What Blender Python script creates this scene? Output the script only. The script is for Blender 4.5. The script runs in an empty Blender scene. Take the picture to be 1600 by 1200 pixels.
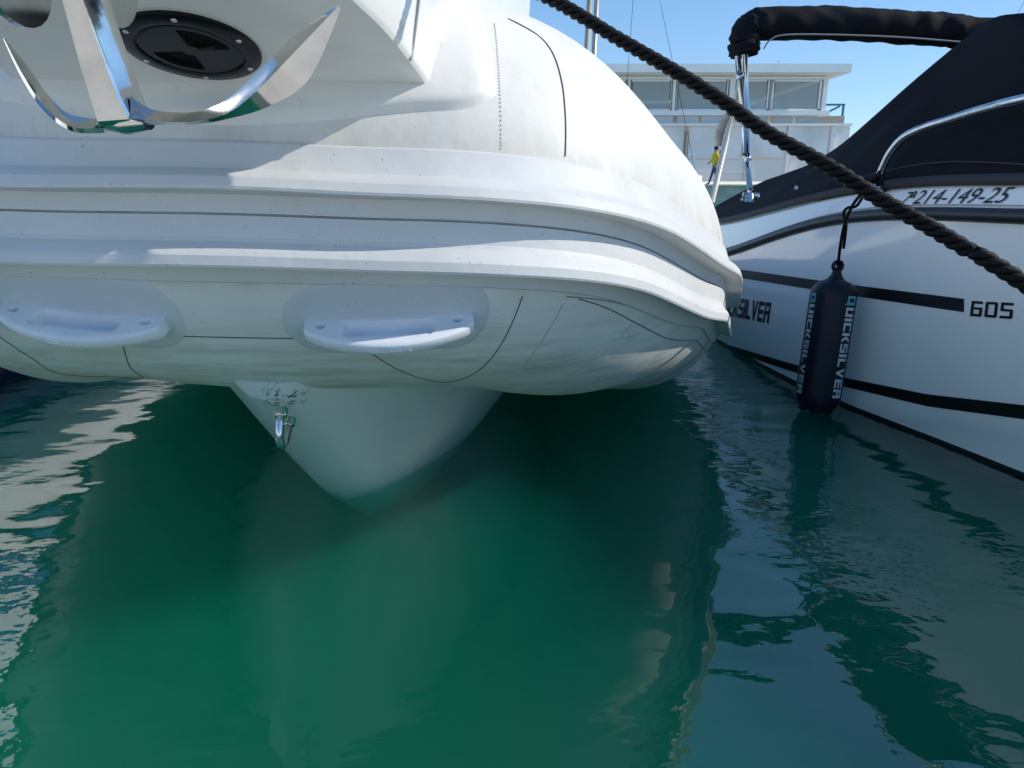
import bpy, bmesh, math, random
import numpy as np
from mathutils import Vector, Matrix, noise
R = math.radians
random.seed(4)
D = bpy.data
scene = bpy.context.scene
COL = scene.collection

# ------------------------------------------------------------------ camera
CAM_H, PITCH, FPX = 0.8, R(15.6), 1109.0
cam = D.cameras.new('camera'); cam_o = D.objects.new('camera', cam); COL.objects.link(cam_o)
cam.sensor_width = 36.0; cam.lens = FPX / 1600 * 36.0
cam.clip_start = 0.02; cam.clip_end = 3000
cam_o.location = (0, 0, CAM_H); cam_o.rotation_euler = (R(90) - PITCH, 0, 0)
scene.camera = cam_o

# ------------------------------------------------------------------ light
SUN_AZ, SUN_EL = R(-4), R(33)          # azimuth from +X towards +Y
sdir = Vector((math.cos(SUN_AZ) * math.cos(SUN_EL), math.sin(SUN_AZ) * math.cos(SUN_EL), math.sin(SUN_EL)))
sun = D.lights.new('sun', 'SUN'); sun.energy = 1.95; sun.angle = R(0.5); sun.color = (1.0, 0.93, 0.82)
sun_o = D.objects.new('sun', sun); COL.objects.link(sun_o)
sun_o.rotation_euler = (-sdir).to_track_quat('-Z', 'Y').to_euler()
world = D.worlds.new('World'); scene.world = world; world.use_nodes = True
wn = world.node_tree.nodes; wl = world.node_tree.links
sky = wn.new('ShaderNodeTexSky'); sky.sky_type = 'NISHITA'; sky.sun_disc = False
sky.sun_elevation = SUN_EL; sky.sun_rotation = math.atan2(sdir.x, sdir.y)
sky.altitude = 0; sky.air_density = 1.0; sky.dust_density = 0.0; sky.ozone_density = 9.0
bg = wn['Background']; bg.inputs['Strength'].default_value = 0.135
gam = wn.new('ShaderNodeGamma'); gam.inputs['Gamma'].default_value = 0.72       # tone curve: lifts the darker parts of the dome for more fill light
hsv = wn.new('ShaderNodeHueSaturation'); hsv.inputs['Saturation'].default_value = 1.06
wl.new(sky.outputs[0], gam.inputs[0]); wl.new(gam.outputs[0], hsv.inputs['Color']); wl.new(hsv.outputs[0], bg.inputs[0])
vs = scene.view_settings
scene.display_settings.display_device = 'sRGB'
vs.view_transform = 'Standard'; vs.look = 'None'; vs.gamma = 1.0; vs.use_curve_mapping = False
vs.exposure = 1.04
cy = scene.cycles
cy.use_denoising = True
cy.max_bounces = 12; cy.diffuse_bounces = 6; cy.glossy_bounces = 4; cy.transparent_max_bounces = 8
cy.transmission_bounces = 4; cy.volume_bounces = 5
cy.caustics_reflective = True; cy.caustics_refractive = False
cy.blur_glossy = .34
cy.sample_clamp_indirect = 12.0

# ------------------------------------------------------------------ helpers
def tag(o, label=None, cat=None, group=None, kind=None):
    if label: o['label'] = label
    if cat: o['category'] = cat
    if group: o['group'] = group
    if kind: o['kind'] = kind
    return o

def obj(name, verts, faces, mat, parent=None, smooth=True, mats=None):
    me = D.meshes.new(name)
    me.from_pydata([tuple(v) for v in verts], [], [tuple(f) for f in faces])
    me.update()
    if mat: me.materials.append(mat)
    if smooth and len(me.polygons):
        me.polygons.foreach_set('use_smooth', [True] * len(me.polygons))
    o = D.objects.new(name, me); COL.objects.link(o)
    if parent: o.parent = parent; o.matrix_parent_inverse = Matrix.Translation(-parent.location) if parent.type == 'EMPTY' else Matrix()
    return o

def fix(o, inside_up=None):
    bm = bmesh.new(); bm.from_mesh(o.data)
    bmesh.ops.recalc_face_normals(bm, faces=bm.faces); bm.to_mesh(o.data); bm.free(); o.data.update()
    return o

def sharp(o, deg=35):
    for e in o.data.edges: pass
    bm = bmesh.new(); bm.from_mesh(o.data)
    for e in bm.edges:
        if len(e.link_faces) == 2 and e.calc_face_angle(0) > R(deg): e.smooth = False
    bm.to_mesh(o.data); bm.free(); o.data.update()
    return o

def empty(name, loc=(0, 0, 0)):
    o = D.objects.new(name, None); COL.objects.link(o); o.location = loc; o.empty_display_size = .1
    return o

def grid(P, closed_u=False, closed_v=False):
    nu, nv = len(P), len(P[0]); V = [p for row in P for p in row]; F = []
    for i in range(nu if closed_u else nu - 1):
        for j in range(nv if closed_v else nv - 1):
            a, b = (i + 1) % nu, (j + 1) % nv
            F.append((i * nv + j, a * nv + j, a * nv + b, i * nv + b))
    return V, F

def merge(*vfs):
    V, F = [], []
    for v, f in vfs:
        k = len(V); V += list(v); F += [tuple(i + k for i in q) for q in f]
    return V, F

def box(x0, x1, y0, y1, z0, z1):
    V = [(x, y, z) for x in (x0, x1) for y in (y0, y1) for z in (z0, z1)]
    F = [(0, 1, 3, 2), (4, 6, 7, 5), (0, 4, 5, 1), (2, 3, 7, 6), (0, 2, 6, 4), (1, 5, 7, 3)]
    return V, F

def tube_vf(path, rad, n=10, cap=True):
    path = [Vector(p) for p in path]; m = len(path)
    rad = [rad] * m if not hasattr(rad, '__len__') else rad
    T = [(path[min(i + 1, m - 1)] - path[max(i - 1, 0)]).normalized() for i in range(m)]
    ref = Vector((0, 0, 1)) if abs(T[0].z) < .9 else Vector((1, 0, 0))
    a = T[0].cross(ref).normalized(); rows = []
    for i in range(m):
        a = (a - T[i] * a.dot(T[i])).normalized(); b = T[i].cross(a)
        rows.append([path[i] + (a * math.cos(k * 2 * math.pi / n) + b * math.sin(k * 2 * math.pi / n)) * rad[i] for k in range(n)])
    V, F = grid(rows, closed_v=True)
    if cap:
        F.append(tuple(range(n))[::-1]); F.append(tuple((m - 1) * n + k for k in range(n)))
    return V, F

def smooth_path(pts, n=8):
    P = [Vector(p) for p in pts]; out = []
    for i in range(len(P) - 1):
        p0, p1, p2, p3 = P[max(i - 1, 0)], P[i], P[i + 1], P[min(i + 2, len(P) - 1)]
        for k in range(n):
            t = k / n
            out.append(.5 * ((2 * p1) + (p2 - p0) * t + (2 * p0 - 5 * p1 + 4 * p2 - p3) * t * t + (3 * p1 - p0 - 3 * p2 + p3) * t ** 3))
    out.append(P[-1]); return out

def at(px, py, Y):
    """world point seen at photo pixel (px,py) at ground distance Y"""
    u, v = (px - 800) / FPX, (600 - py) / FPX
    d = math.cos(PITCH) + math.sin(PITCH) * v
    return Vector((u * Y / d, Y, CAM_H + Y * (-math.sin(PITCH) + math.cos(PITCH) * v) / d))

def cspline(xs, ys):
    xs = np.array(xs, float); ys = np.array(ys, float); n = len(xs); h = np.diff(xs)
    A = np.zeros((n, n)); r = np.zeros(n); A[0, 0] = A[-1, -1] = 1
    for i in range(1, n - 1):
        A[i, i - 1] = h[i - 1]; A[i, i] = 2 * (h[i - 1] + h[i]); A[i, i + 1] = h[i]
        r[i] = 6 * ((ys[i + 1] - ys[i]) / h[i] - (ys[i] - ys[i - 1]) / h[i - 1])
    M = np.linalg.solve(A, r)
    def f(x):
        i = int(min(max(np.searchsorted(xs, x) - 1, 0), n - 2)); hh = h[i]
        a, b = (xs[i + 1] - x) / hh, (x - xs[i]) / hh
        return float(a * ys[i] + b * ys[i + 1] + ((a ** 3 - a) * M[i] + (b ** 3 - b) * M[i + 1]) * hh * hh / 6)
    return f

# ------------------------------------------------------------------ materials
def mat(name, col, rough=.5, metal=0., spec=.5, coat=0., var=0., vscale=6., bump=0., bscale=60., trans=0.):
    m = D.materials.new(name); m.use_nodes = True; nt = m.node_tree; b = nt.nodes['Principled BSDF']
    b.inputs['Base Color'].default_value = (*col, 1); b.inputs['Roughness'].default_value = rough
    b.inputs['Metallic'].default_value = metal; b.inputs['Specular IOR Level'].default_value = spec
    b.inputs['Coat Weight'].default_value = coat; b.inputs['Coat Roughness'].default_value = .05
    b.inputs['Transmission Weight'].default_value = trans
    tc = nt.nodes.new('ShaderNodeTexCoord')
    if var:
        nz = nt.nodes.new('ShaderNodeTexNoise'); nz.inputs['Scale'].default_value = vscale; nz.inputs['Detail'].default_value = 6
        nt.links.new(tc.outputs['Object'], nz.inputs['Vector'])
        rp = nt.nodes.new('ShaderNodeMapRange'); rp.inputs[1].default_value = .3; rp.inputs[2].default_value = .7
        rp.inputs[3].default_value = 1 - var; rp.inputs[4].default_value = 1 + var * .5
        nt.links.new(nz.outputs[0], rp.inputs[0])
        mx = nt.nodes.new('ShaderNodeMix'); mx.data_type = 'RGBA'; mx.blend_type = 'MULTIPLY'; mx.inputs[0].default_value = 1
        mx.inputs[6].default_value = (*col, 1); nt.links.new(rp.outputs[0], mx.inputs[7])
        nt.links.new(mx.outputs[2], b.inputs['Base Color'])
    if bump:
        n2 = nt.nodes.new('ShaderNodeTexNoise'); n2.inputs['Scale'].default_value = bscale; n2.inputs['Detail'].default_value = 5
        nt.links.new(tc.outputs['Object'], n2.inputs['Vector'])
        bp = nt.nodes.new('ShaderNodeBump'); bp.inputs['Strength'].default_value = 1; bp.inputs['Distance'].default_value = bump
        nt.links.new(n2.outputs[0], bp.inputs['Height']); nt.links.new(bp.outputs[0], b.inputs['Normal'])
    return m

def N(nt, t, **kw):
    n = nt.nodes.new(t)
    for k, v in kw.items(): setattr(n, k, v)
    return n

def mixc(nt, fac, a, b, mode='MIX'):
    m = N(nt, 'ShaderNodeMix', data_type='RGBA', blend_type=mode)
    for sock, val in ((m.inputs[0], fac), (m.inputs[6], a), (m.inputs[7], b)):
        if isinstance(val, (int, float)): sock.default_value = val
        elif isinstance(val, tuple): sock.default_value = (*val, 1) if len(val) == 3 else val
        else: nt.links.new(val, sock)
    return m.outputs[2]

def ramp(nt, src, a, b, lo=0., hi=1.):
    r = N(nt, 'ShaderNodeMapRange'); nt.links.new(src, r.inputs[0])
    r.inputs[1].default_value = a; r.inputs[2].default_value = b; r.inputs[3].default_value = lo; r.inputs[4].default_value = hi
    return r.outputs[0]

def noise_tex(nt, scale, detail=5, rough=.6, stretch=None, seed=0.):
    tc = N(nt, 'ShaderNodeTexCoord'); mp = N(nt, 'ShaderNodeMapping')
    nt.links.new(tc.outputs['Object'], mp.inputs[0]); mp.inputs['Location'].default_value = (seed, seed * .7, seed * 1.3)
    if stretch: mp.inputs['Scale'].default_value = stretch
    n = N(nt, 'ShaderNodeTexNoise'); n.inputs['Scale'].default_value = scale; n.inputs['Detail'].default_value = detail
    n.inputs['Roughness'].default_value = rough
    nt.links.new(mp.outputs[0], n.inputs['Vector']); return n.outputs[0]

def math_n(nt, op, a, b=0.):
    m = N(nt, 'ShaderNodeMath', operation=op)
    for s, v in ((m.inputs[0], a), (m.inputs[1], b)):
        if isinstance(v, (int, float)): s.default_value = v
        else: nt.links.new(v, s)
    return m.outputs[0]

def fabric_mat(name, col, grime, speck=.0, streak=0., rough=.5, stain=(.42, .33, .22)):
    """white rubber-coated fabric with grime, specks and worn streaks"""
    m = D.materials.new(name); m.use_nodes = True; nt = m.node_tree; b = nt.nodes['Principled BSDF']
    c = mixc(nt, ramp(nt, noise_tex(nt, 3.2, 8, .65), .45, .75, 0, grime), col, tuple(x * .72 for x in col))
    c = mixc(nt, ramp(nt, noise_tex(nt, 5.5, 7, .7, (1, 1, .35), 3.1), .58, .8, 0, grime * .75), c, stain)
    if streak:
        sgeo = N(nt, 'ShaderNodeTexCoord'); sx = N(nt, 'ShaderNodeSeparateXYZ'); nt.links.new(sgeo.outputs['Object'], sx.inputs[0])
        low = ramp(nt, sx.outputs[2], .64, .50, 0, 1)
        st = ramp(nt, noise_tex(nt, 9, 8, .7, (.6, .6, 6), 7.7), .46, .66, 0, streak)
        c = mixc(nt, math_n(nt, 'MULTIPLY', st, low), c, (.30, .31, .24))
        sc = ramp(nt, noise_tex(nt, 16, 10, .75, (.9, .9, 4), 1.9), .67, .70, 0, .8)
        c = mixc(nt, math_n(nt, 'MULTIPLY', sc, math_n(nt, 'MULTIPLY', low, ramp(nt, noise_tex(nt, 3, 2, .5, None, 5), .5, .6))), c, (.06, .06, .055))
    at_ = N(nt, 'ShaderNodeAttribute', attribute_name='grime')
    c = mixc(nt, math_n(nt, 'MULTIPLY', at_.outputs['Fac'], ramp(nt, noise_tex(nt, 7, 8, .7, (1, 1, .5), 11), .36, .64, 0, .65)), c, (.44, .39, .31))
    c = mixc(nt, ramp(nt, noise_tex(nt, 26, 9, .75, (1, 1, .6), 21), .60, .72, 0, .35), c, (.36, .35, .32))
    if speck:
        tc = N(nt, 'ShaderNodeTexCoord'); v = N(nt, 'ShaderNodeTexVoronoi'); v.inputs['Scale'].default_value = 130
        v.inputs['Randomness'].default_value = 1.0
        nt.links.new(tc.outputs['Object'], v.inputs['Vector'])
        rnd = N(nt, 'ShaderNodeSeparateColor'); nt.links.new(v.outputs['Color'], rnd.inputs[0])
        rad = math_n(nt, 'MULTIPLY', ramp(nt, rnd.outputs[0], .35, 1, 0, .16), ramp(nt, noise_tex(nt, 6, 4, .6, None, 9), .35, .65, .2, 1.2))
        d = math_n(nt, 'LESS_THAN', v.outputs['Distance'], rad)
        c = mixc(nt, math_n(nt, 'MULTIPLY', d, speck), c, (.12, .12, .12))
    nt.links.new(c, b.inputs['Base Color'])
    b.inputs['Roughness'].default_value = rough; b.inputs['Specular IOR Level'].default_value = .35
    h = math_n(nt, 'ADD', math_n(nt, 'MULTIPLY', noise_tex(nt, 420, 3, .6), .3), math_n(nt, 'MULTIPLY', noise_tex(nt, 9, 3, .5, None, 2), 6.))
    bp = N(nt, 'ShaderNodeBump'); bp.inputs['Distance'].default_value = .0007; nt.links.new(h, bp.inputs['Height'])
    nt.links.new(bp.outputs[0], b.inputs['Normal'])
    return m

M = {}
M['tube'] = fabric_mat('tube_fabric', (.76, .75, .715), .40, .35, .5)
M['strake'] = fabric_mat('strake_rubber', (.66, .665, .66), .38, .8, .0, .55)
M['patch'] = fabric_mat('patch_fabric', (.60, .62, .65), .25, .3)
M['step'] = mat('step_plastic', (.78, .80, .84), .45, var=.08, vscale=14, bump=.0004, bscale=300)
M['gel'] = mat('white_gelcoat', (.78, .775, .75), .22, coat=.4, var=.07, vscale=4)
M['hull'] = mat('hull_gelcoat', (.72, .74, .74), .18, coat=.5, var=.06, vscale=5)
M['seam'] = mat('seam_glue', (.07, .07, .065), .7)
M['stitch'] = mat('seam_thread', (.45, .44, .42), .7)
M['black_plastic'] = mat('black_plastic', (.005, .005, .007), .30, spec=.22, var=.2, vscale=40)
M['chrome'] = mat('polished_steel', (.74, .73, .71), .09, 1.0, var=.12, vscale=40, bump=.0005, bscale=14)
M['steel'] = mat('stainless_steel', (.66, .66, .66), .16, 1.0, var=.15, vscale=50)
M['canvas'] = mat('black_canvas', (.007, .008, .012), .8, spec=.15, var=.2, vscale=8, bump=.0012, bscale=25)
M['rail'] = mat('black_rubber', (.018, .019, .022), .38)
M['print'] = mat('black_vinyl', (.008, .009, .010), .3)
M['rope'] = mat('black_rope', (.0035, .004, .0055), .5, spec=.18, var=.4, vscale=300, bump=.0012, bscale=700)
M['fender'] = mat('navy_vinyl', (.006, .008, .018), .42, spec=.3, var=.15, vscale=20)
M['white_print'] = mat('grey_white_print', (.55, .58, .60), .5)
M['teal'] = mat('teal_print', (.10, .38, .42), .5)

# ================================================================== WATER, GROUND
def water_mat():
    m = D.materials.new('harbour_water'); m.use_nodes = True; nt = m.node_tree; nt.nodes.clear()
    out = N(nt, 'ShaderNodeOutputMaterial')
    gl = N(nt, 'ShaderNodeBsdfGlossy'); gl.inputs['Roughness'].default_value = 0.02
    tr = N(nt, 'ShaderNodeBsdfTransparent'); tr.inputs[0].default_value = (.96, 1, .99, 1)
    fr = N(nt, 'ShaderNodeFresnel'); geo = N(nt, 'ShaderNodeNewGeometry'); nt.links.new(ramp(nt, geo.outputs['Backfacing'], 0, 1, 2.05, 1 / 2.05), fr.inputs['IOR'])   # same reflectance from both sides
    mx = N(nt, 'ShaderNodeMixShader')
    w1 = noise_tex(nt, 3.2, 2, .45, (1, 1.5, 1), 1.7)
    w2 = noise_tex(nt, 11., 2, .5, (1, 1.7, 1), 4.2)
    w3 = noise_tex(nt, 34., 2, .5, (1, 1.6, 1), 8.8)
    patch = ramp(nt, noise_tex(nt, 1.3, 2, .5, None, 12.4), .42, .62, .15, 1.)
    gx_ = N(nt, 'ShaderNodeTexCoord'); sx_ = N(nt, 'ShaderNodeSeparateXYZ'); nt.links.new(gx_.outputs['Object'], sx_.inputs[0])
    dx_ = math_n(nt, 'ABSOLUTE', math_n(nt, 'ADD', sx_.outputs[0], .30))
    patch = math_n(nt, 'MULTIPLY', patch, ramp(nt, dx_, .35, .85, .45, 1.25))
    h = math_n(nt, 'ADD', math_n(nt, 'MULTIPLY', w1, .012), math_n(nt, 'MULTIPLY', patch, math_n(nt, 'ADD', math_n(nt, 'MULTIPLY', w2, .0044), math_n(nt, 'MULTIPLY', w3, .0010))))
    bp = N(nt, 'ShaderNodeBump'); bp.inputs['Distance'].default_value = 1.0; bp.inputs['Strength'].default_value = 1.0
    nt.links.new(h, bp.inputs['Height'])
    nt.links.new(bp.outputs[0], gl.inputs['Normal']); nt.links.new(bp.outputs[0], fr.inputs['Normal'])
    nt.links.new(fr.outputs[0], mx.inputs[0]); nt.links.new(tr.outputs[0], mx.inputs[1]); nt.links.new(gl.outputs[0], mx.inputs[2])
    nt.links.new(mx.outputs[0], out.inputs['Surface'])
    return m
M['water'] = water_mat()
WX, WY0, WY1 = 60, .29, 33.0
Vw, Fw = box(-WX, WX, WY0, WY1, -3.0, 0.0)
w = obj('water', Vw, Fw, M['water'], smooth=False); tag(w, kind='structure')
# volume material goes to the same closed box
nt = M['water'].node_tree
outn = [n for n in nt.nodes if n.type == 'OUTPUT_MATERIAL'][0]
sc_ = N(nt, 'ShaderNodeVolumeScatter'); WCOL = (.012, .87, .69, 1); sc_.inputs['Anisotropy'].default_value = .62; sc_.inputs['Color'].default_value = WCOL; sc_.inputs['Density'].default_value = 2.6
ab_ = N(nt, 'ShaderNodeVolumeAbsorption'); ab_.inputs[0].default_value = WCOL; ab_.inputs[1].default_value = 2.6
ad_ = N(nt, 'ShaderNodeAddShader'); nt.links.new(sc_.outputs[0], ad_.inputs[0]); nt.links.new(ab_.outputs[0], ad_.inputs[1])
nt.links.new(ad_.outputs[0], outn.inputs['Volume'])
bed = obj('seabed', *box(-WX, WX, WY0, WY1, -3.4, -3.05), mat('mud', (.03, .06, .035), .9, var=.3, vscale=.6)); tag(bed, kind='structure')

M['concrete'] = mat('quay_concrete', (.46, .43, .38), .85, var=.25, vscale=1.5)
qv = merge(box(-400, 400, 33.02, 900, -3, .815))
quay = obj('quay', *qv, M['concrete'], smooth=False); tag(quay, kind='structure')
cop = obj('quay_coping', *box(-60, 60, 32.86, 33.5, .82, .86), mat('coping_stone', (.55, .52, .47), .8, var=.2, vscale=2), smooth=False); tag(cop, kind='structure')
M['bounce_pier'] = mat('bounce_pier_concrete', (.76, .68, .56), .85, var=.15, vscale=2, bump=.002, bscale=30)
pont = obj('bounce_pier', *merge(*[box(-60, 60, .28 - (k + 1) * 1.5 + .012, .28 - k * 1.5, -3.2, .33) for k in range(28)]), M['bounce_pier'], smooth=False); tag(pont, kind='structure')  # unseen mooring pier, widened and paled to bounce warm fill light
# ================================================================== INFLATABLE BOAT
tk = np.linspace(0, 1.5, 9)
KN = np.array([[0.0003, 0.1824, 0.3349, 0.4473, 0.546, 0.645, 0.737, 0.8277, 0.9156],
 [0.0002, 0.0167, 0.0519, 0.1389, 0.2774, 0.476, 0.715, 0.985, 1.2698],
 [0.7524, 0.7658, 0.7735, 0.7309, 0.6774, 0.6311, 0.5573, 0.4779, 0.4097],
 [0.3373, 0.3482, 0.3574, 0.3492, 0.3411, 0.3359, 0.3246, 0.3233, 0.3256],
 [0.0308, 0.0154, -0.0012, -0.0155, -0.0277, -0.0304, -0.0275, -0.0215, -0.0150]])
XC, YB, ROLL, YAW = -0.4415, 1.3903, -0.0304, 0.0069
xs_ = np.concatenate([-tk[:0:-1], tk])
def _sym(row, s): return cspline(xs_, np.concatenate([s * row[:0:-1], row]))
fa, fb, fz, fr_, fh = _sym(KN[0], -1), _sym(KN[1], 1), _sym(KN[2], 1), _sym(KN[3], 1), _sym(KN[4], 1)
def core(t):
    s = 1 if t >= 0 else -1; e = abs(t); ex = 0
    if e > 1.5: ex = e - 1.5; e = 1.5
    a, b, z, r, h = fa(s * e), fb(s * e), fz(s * e), fr_(s * e), fh(s * e)
    if ex:                                             # straight tubes running aft
        a += s * .16 * ex * math.exp(-ex); b += 1.5 * ex; z -= .10 * (1 - math.exp(-ex * 2.5)); 
    return np.array([XC + a * math.cos(YAW) - b * math.sin(YAW), YB + b * math.cos(YAW) + a * math.sin(YAW), z + ROLL * a]), r, h
_tc = {}
def frame(t):
    k = round(t, 5)
    if k not in _tc:
        c, r, h = core(t); e = .008
        T = core(t + e)[0] - core(t - e)[0]; T /= np.linalg.norm(T)
        n = np.cross(T, [0, 0, 1.]); n /= np.linalg.norm(n); u = np.cross(n, T)
        _tc[k] = (c, r, h, n, u, T)
    return _tc[k]
def tp(t, th, d=0.):
    c, r, h, n, u, T = frame(t)
    return Vector(c + (r + d) * (math.cos(th) * n + math.sin(th) * u))
def tn(t, th):
    c, r, h, n, u, T = frame(t); return Vector(math.cos(th) * n + math.sin(th) * u)
def sp(t, h, d):
    r, hh = frame(t)[1:3]
    return tp(t, math.asin(max(-1, min(1, (h + hh) / r))), d)

rib = empty('inflatable_boat', (XC, 2.2, 0))
tag(rib, 'white inflatable boat with blunt grey-straked bow tube, two plastic bow steps and a hatch', 'boat')
TS = [x for x in np.concatenate([np.linspace(-3.2, -1.55, 18), np.linspace(-1.5, 1.5, 141), np.linspace(1.55, 3.2, 18)])]
AN = 120
rows = [[tp(t, -math.pi + 2 * math.pi * k / AN) for k in range(AN)] for t in TS]
V, F = grid(rows, closed_v=True); F.append(tuple(range(AN))); F.append(tuple((len(TS) - 1) * AN + k for k in range(AN))[::-1])
tube_o = fix(obj('buoyancy_tube', V, F, M['tube'], rib))
ga = tube_o.data.attributes.new('grime', 'FLOAT', 'POINT')
gv = []
for t in TS:
    r_, h_ = frame(t)[1:3]; a1 = math.asin((.0776 + h_) / r_); a2 = math.asin((-.1215 + h_) / r_)
    for k in range(AN):
        a = -math.pi + 2 * math.pi * k / AN
        g = math.exp(-max(0, a - a1) / .10) if a > a1 else (math.exp(-max(0, a2 - a) / .05) * .5 + max(0, min(1, (-.75 - a) / .5)) * .8 if a < a2 else 1)
        gv.append(g)
ga.data.foreach_set('value', gv)
def strake(prof):
    rows = [[sp(t, h, d) for h, d in prof] for t in TS if abs(t) < 3.1]
    V, F = grid(rows, closed_v=True)
    return sharp(fix(obj('rubbing_strake', V, F, M['strake'], rib)), 17)
strake([(.0776, -.01), (.0776, .0052), (.0745, .0075), (.043, .0165), (.0375, .0205), (.029, .038), (.0235, .0448), (.012, .0502), (.0085, .0496), (.0072, .046), (.005, .010), (-.020, .009), (-.022, -.01)])
strake([(-.0225, -.01), (-.0232, .0125), (-.028, .0142), (-.052, .0195), (-.0575, .0235), (-.066, .0400), (-.0715, .0462), (-.0825, .0504), (-.0858, .0496), (-.0868, .046), (-.089, .011), (-.119, .0055), (-.1215, .003), (-.1215, -.01)])

def on_tube_strip(pts, half=.0008, d=.0010, n=7, m=None, name='seam', dash=None):
    P = smooth_path([(a, b, 0) for a, b in pts], n)
    path = [tp(p.x, p.y, d * .4) for p in P]
    if dash:
        out = []; fine = smooth_path(path, 6)
        for i in range(0, len(fine) - 2, 3): out.append(tube_vf(fine[i:i + 2], half, 5))
        V, F = merge(*out)
    else: V, F = tube_vf(path, half, 6)
    return obj(name, V, F, m or M['seam'], rib)
on_tube_strip([(-.38, -.70), (-.40, -.905), (-.51, -1.205), (-.40, -1.34), (-.20, -1.2), (-.16, -.9), (-.135, -.66)])
on_tube_strip([(.15, -.68), (.19, -.865), (.24, -1.03), (.285, -1.11), (.345, -1.03), (.372, -.9), (.38, -.695), (.38, -.39)])
on_tube_strip([(.365, 1.0), (.385, .9), (.393, .785), (.395, .605), (.395, .455), (.395, .24)], .0009)
on_tube_strip([(.35, .92), (.345, .7), (.342, .485), (.34, .24)], .0009, m=M['stitch'], dash=True)
on_tube_strip([(-.06, -.585), (.01, -.58), (.09, -.59)], .0009)
on_tube_strip([(.46, -.40), (.63, -.50), (.82, -.575), (1.1, -.57), (1.4, -.55)], .0010)
on_tube_strip([(.44, -.39), (.59, -.405), (.74, -.42), (1.0, -.41), (1.4, -.34)], .0007)
on_tube_strip([(.44, -.43), (.448, -.655), (.465, -.885)], .0006, m=M['stitch'])
on_tube_strip([(.60, -.50), (.60, -.72), (.59, -.95)], .0006, m=M['stitch'])
on_tube_strip([(1.26, -.3), (1.25, -.6), (1.22, -.85), (1.18, -1.1)], .0010)
on_tube_strip([(-.50, .22), (-.5, .5), (-.49, .8)], .0009, m=M['stitch'], dash=True)

def tube_sheet(name, m, t0, t1, a0, a1, thick, corner, nu=40, nv=24, skip=None, soft=.012, flat_top=False):
    """rounded sheet bonded on the tube: thickness falls to zero at its rounded outline"""
    rows = []
    L = 0.5 * ((tp(t0, (a0 + a1) / 2) - tp((t0 + t1) / 2, (a0 + a1) / 2)).length + (tp(t1, (a0 + a1) / 2) - tp((t0 + t1) / 2, (a0 + a1) / 2)).length)
    W = abs(a1 - a0) * frame((t0 + t1) / 2)[1] / 2
    for i in range(nu + 1):
        row = []
        for j in range(nv + 1):
            u, v = -1 + 2 * i / nu, -1 + 2 * j / nv
            u = math.copysign(abs(u) ** .8, u); v = math.copysign(abs(v) ** .8, v)
            x, y = u * L, v * W
            qx, qy = abs(x) - (L - corner), abs(y) - (W - corner)
            if qx > 0 and qy > 0:                      # pull grid corners onto the rounded outline
                l = max(qx, qy) / math.hypot(qx, qy); x = math.copysign(L - corner + qx * l, x); y = math.copysign(W - corner + qy * l, y)
            qx, qy = abs(x) - (L - corner), abs(y) - (W - corner)
            sd = corner - (math.hypot(max(qx, 0), max(qy, 0)) + min(max(qx, qy), 0))
            h = -.002 + (thick + .002) * min(1, max(0, sd / soft)) ** .5
            t = (t0 + t1) / 2 + (t1 - t0) / 2 * x / L; a = (a0 + a1) / 2 + (a1 - a0) / 2 * y / W
            row.append(tp(t, a, h))
        rows.append(row)
    return fix(obj(name, *grid(rows), m, rib))
# bonding flange of the bow moulding, two step patches
def flange():
    rows = []
    tR, tL = .338, -.52
    nu, nv = 120, 60
    for i in range(nu + 1):
        row = []
        t = tL + (tR + .02 - tL) * i / nu
        for j in range(nv + 1):
            a = .32 + 1.25 * (j / nv) ** 1.15
            x = (tR - t) * .80; x2 = (t - tL) * .8; y = (a - .405) * .35; c = .035
            def sdf(x, y):
                qx, qy = c - x, c - y
                return c - (math.hypot(max(qx, 0), max(qy, 0)) + min(max(qx, qy), 0))
            sd = min(sdf(x, y), sdf(x2, y))
            k = min(1, max(0, (sd + .004) / .016)); h = -.002 + .0145 * (k * k * (3 - 2 * k))
            row.append(tp(t, a, h))
        rows.append(row)
    return fix(obj('bow_flange', *grid(rows), M['tube'], rib))
flange()
tube_sheet('step_patch', M['patch'], .055, .345, -.70, -.285, .0032, .065, soft=.0012)
tube_sheet('step_patch', M['patch'], -.355, -.042, -.69, -.275, .0032, .065, soft=.0012)

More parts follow.
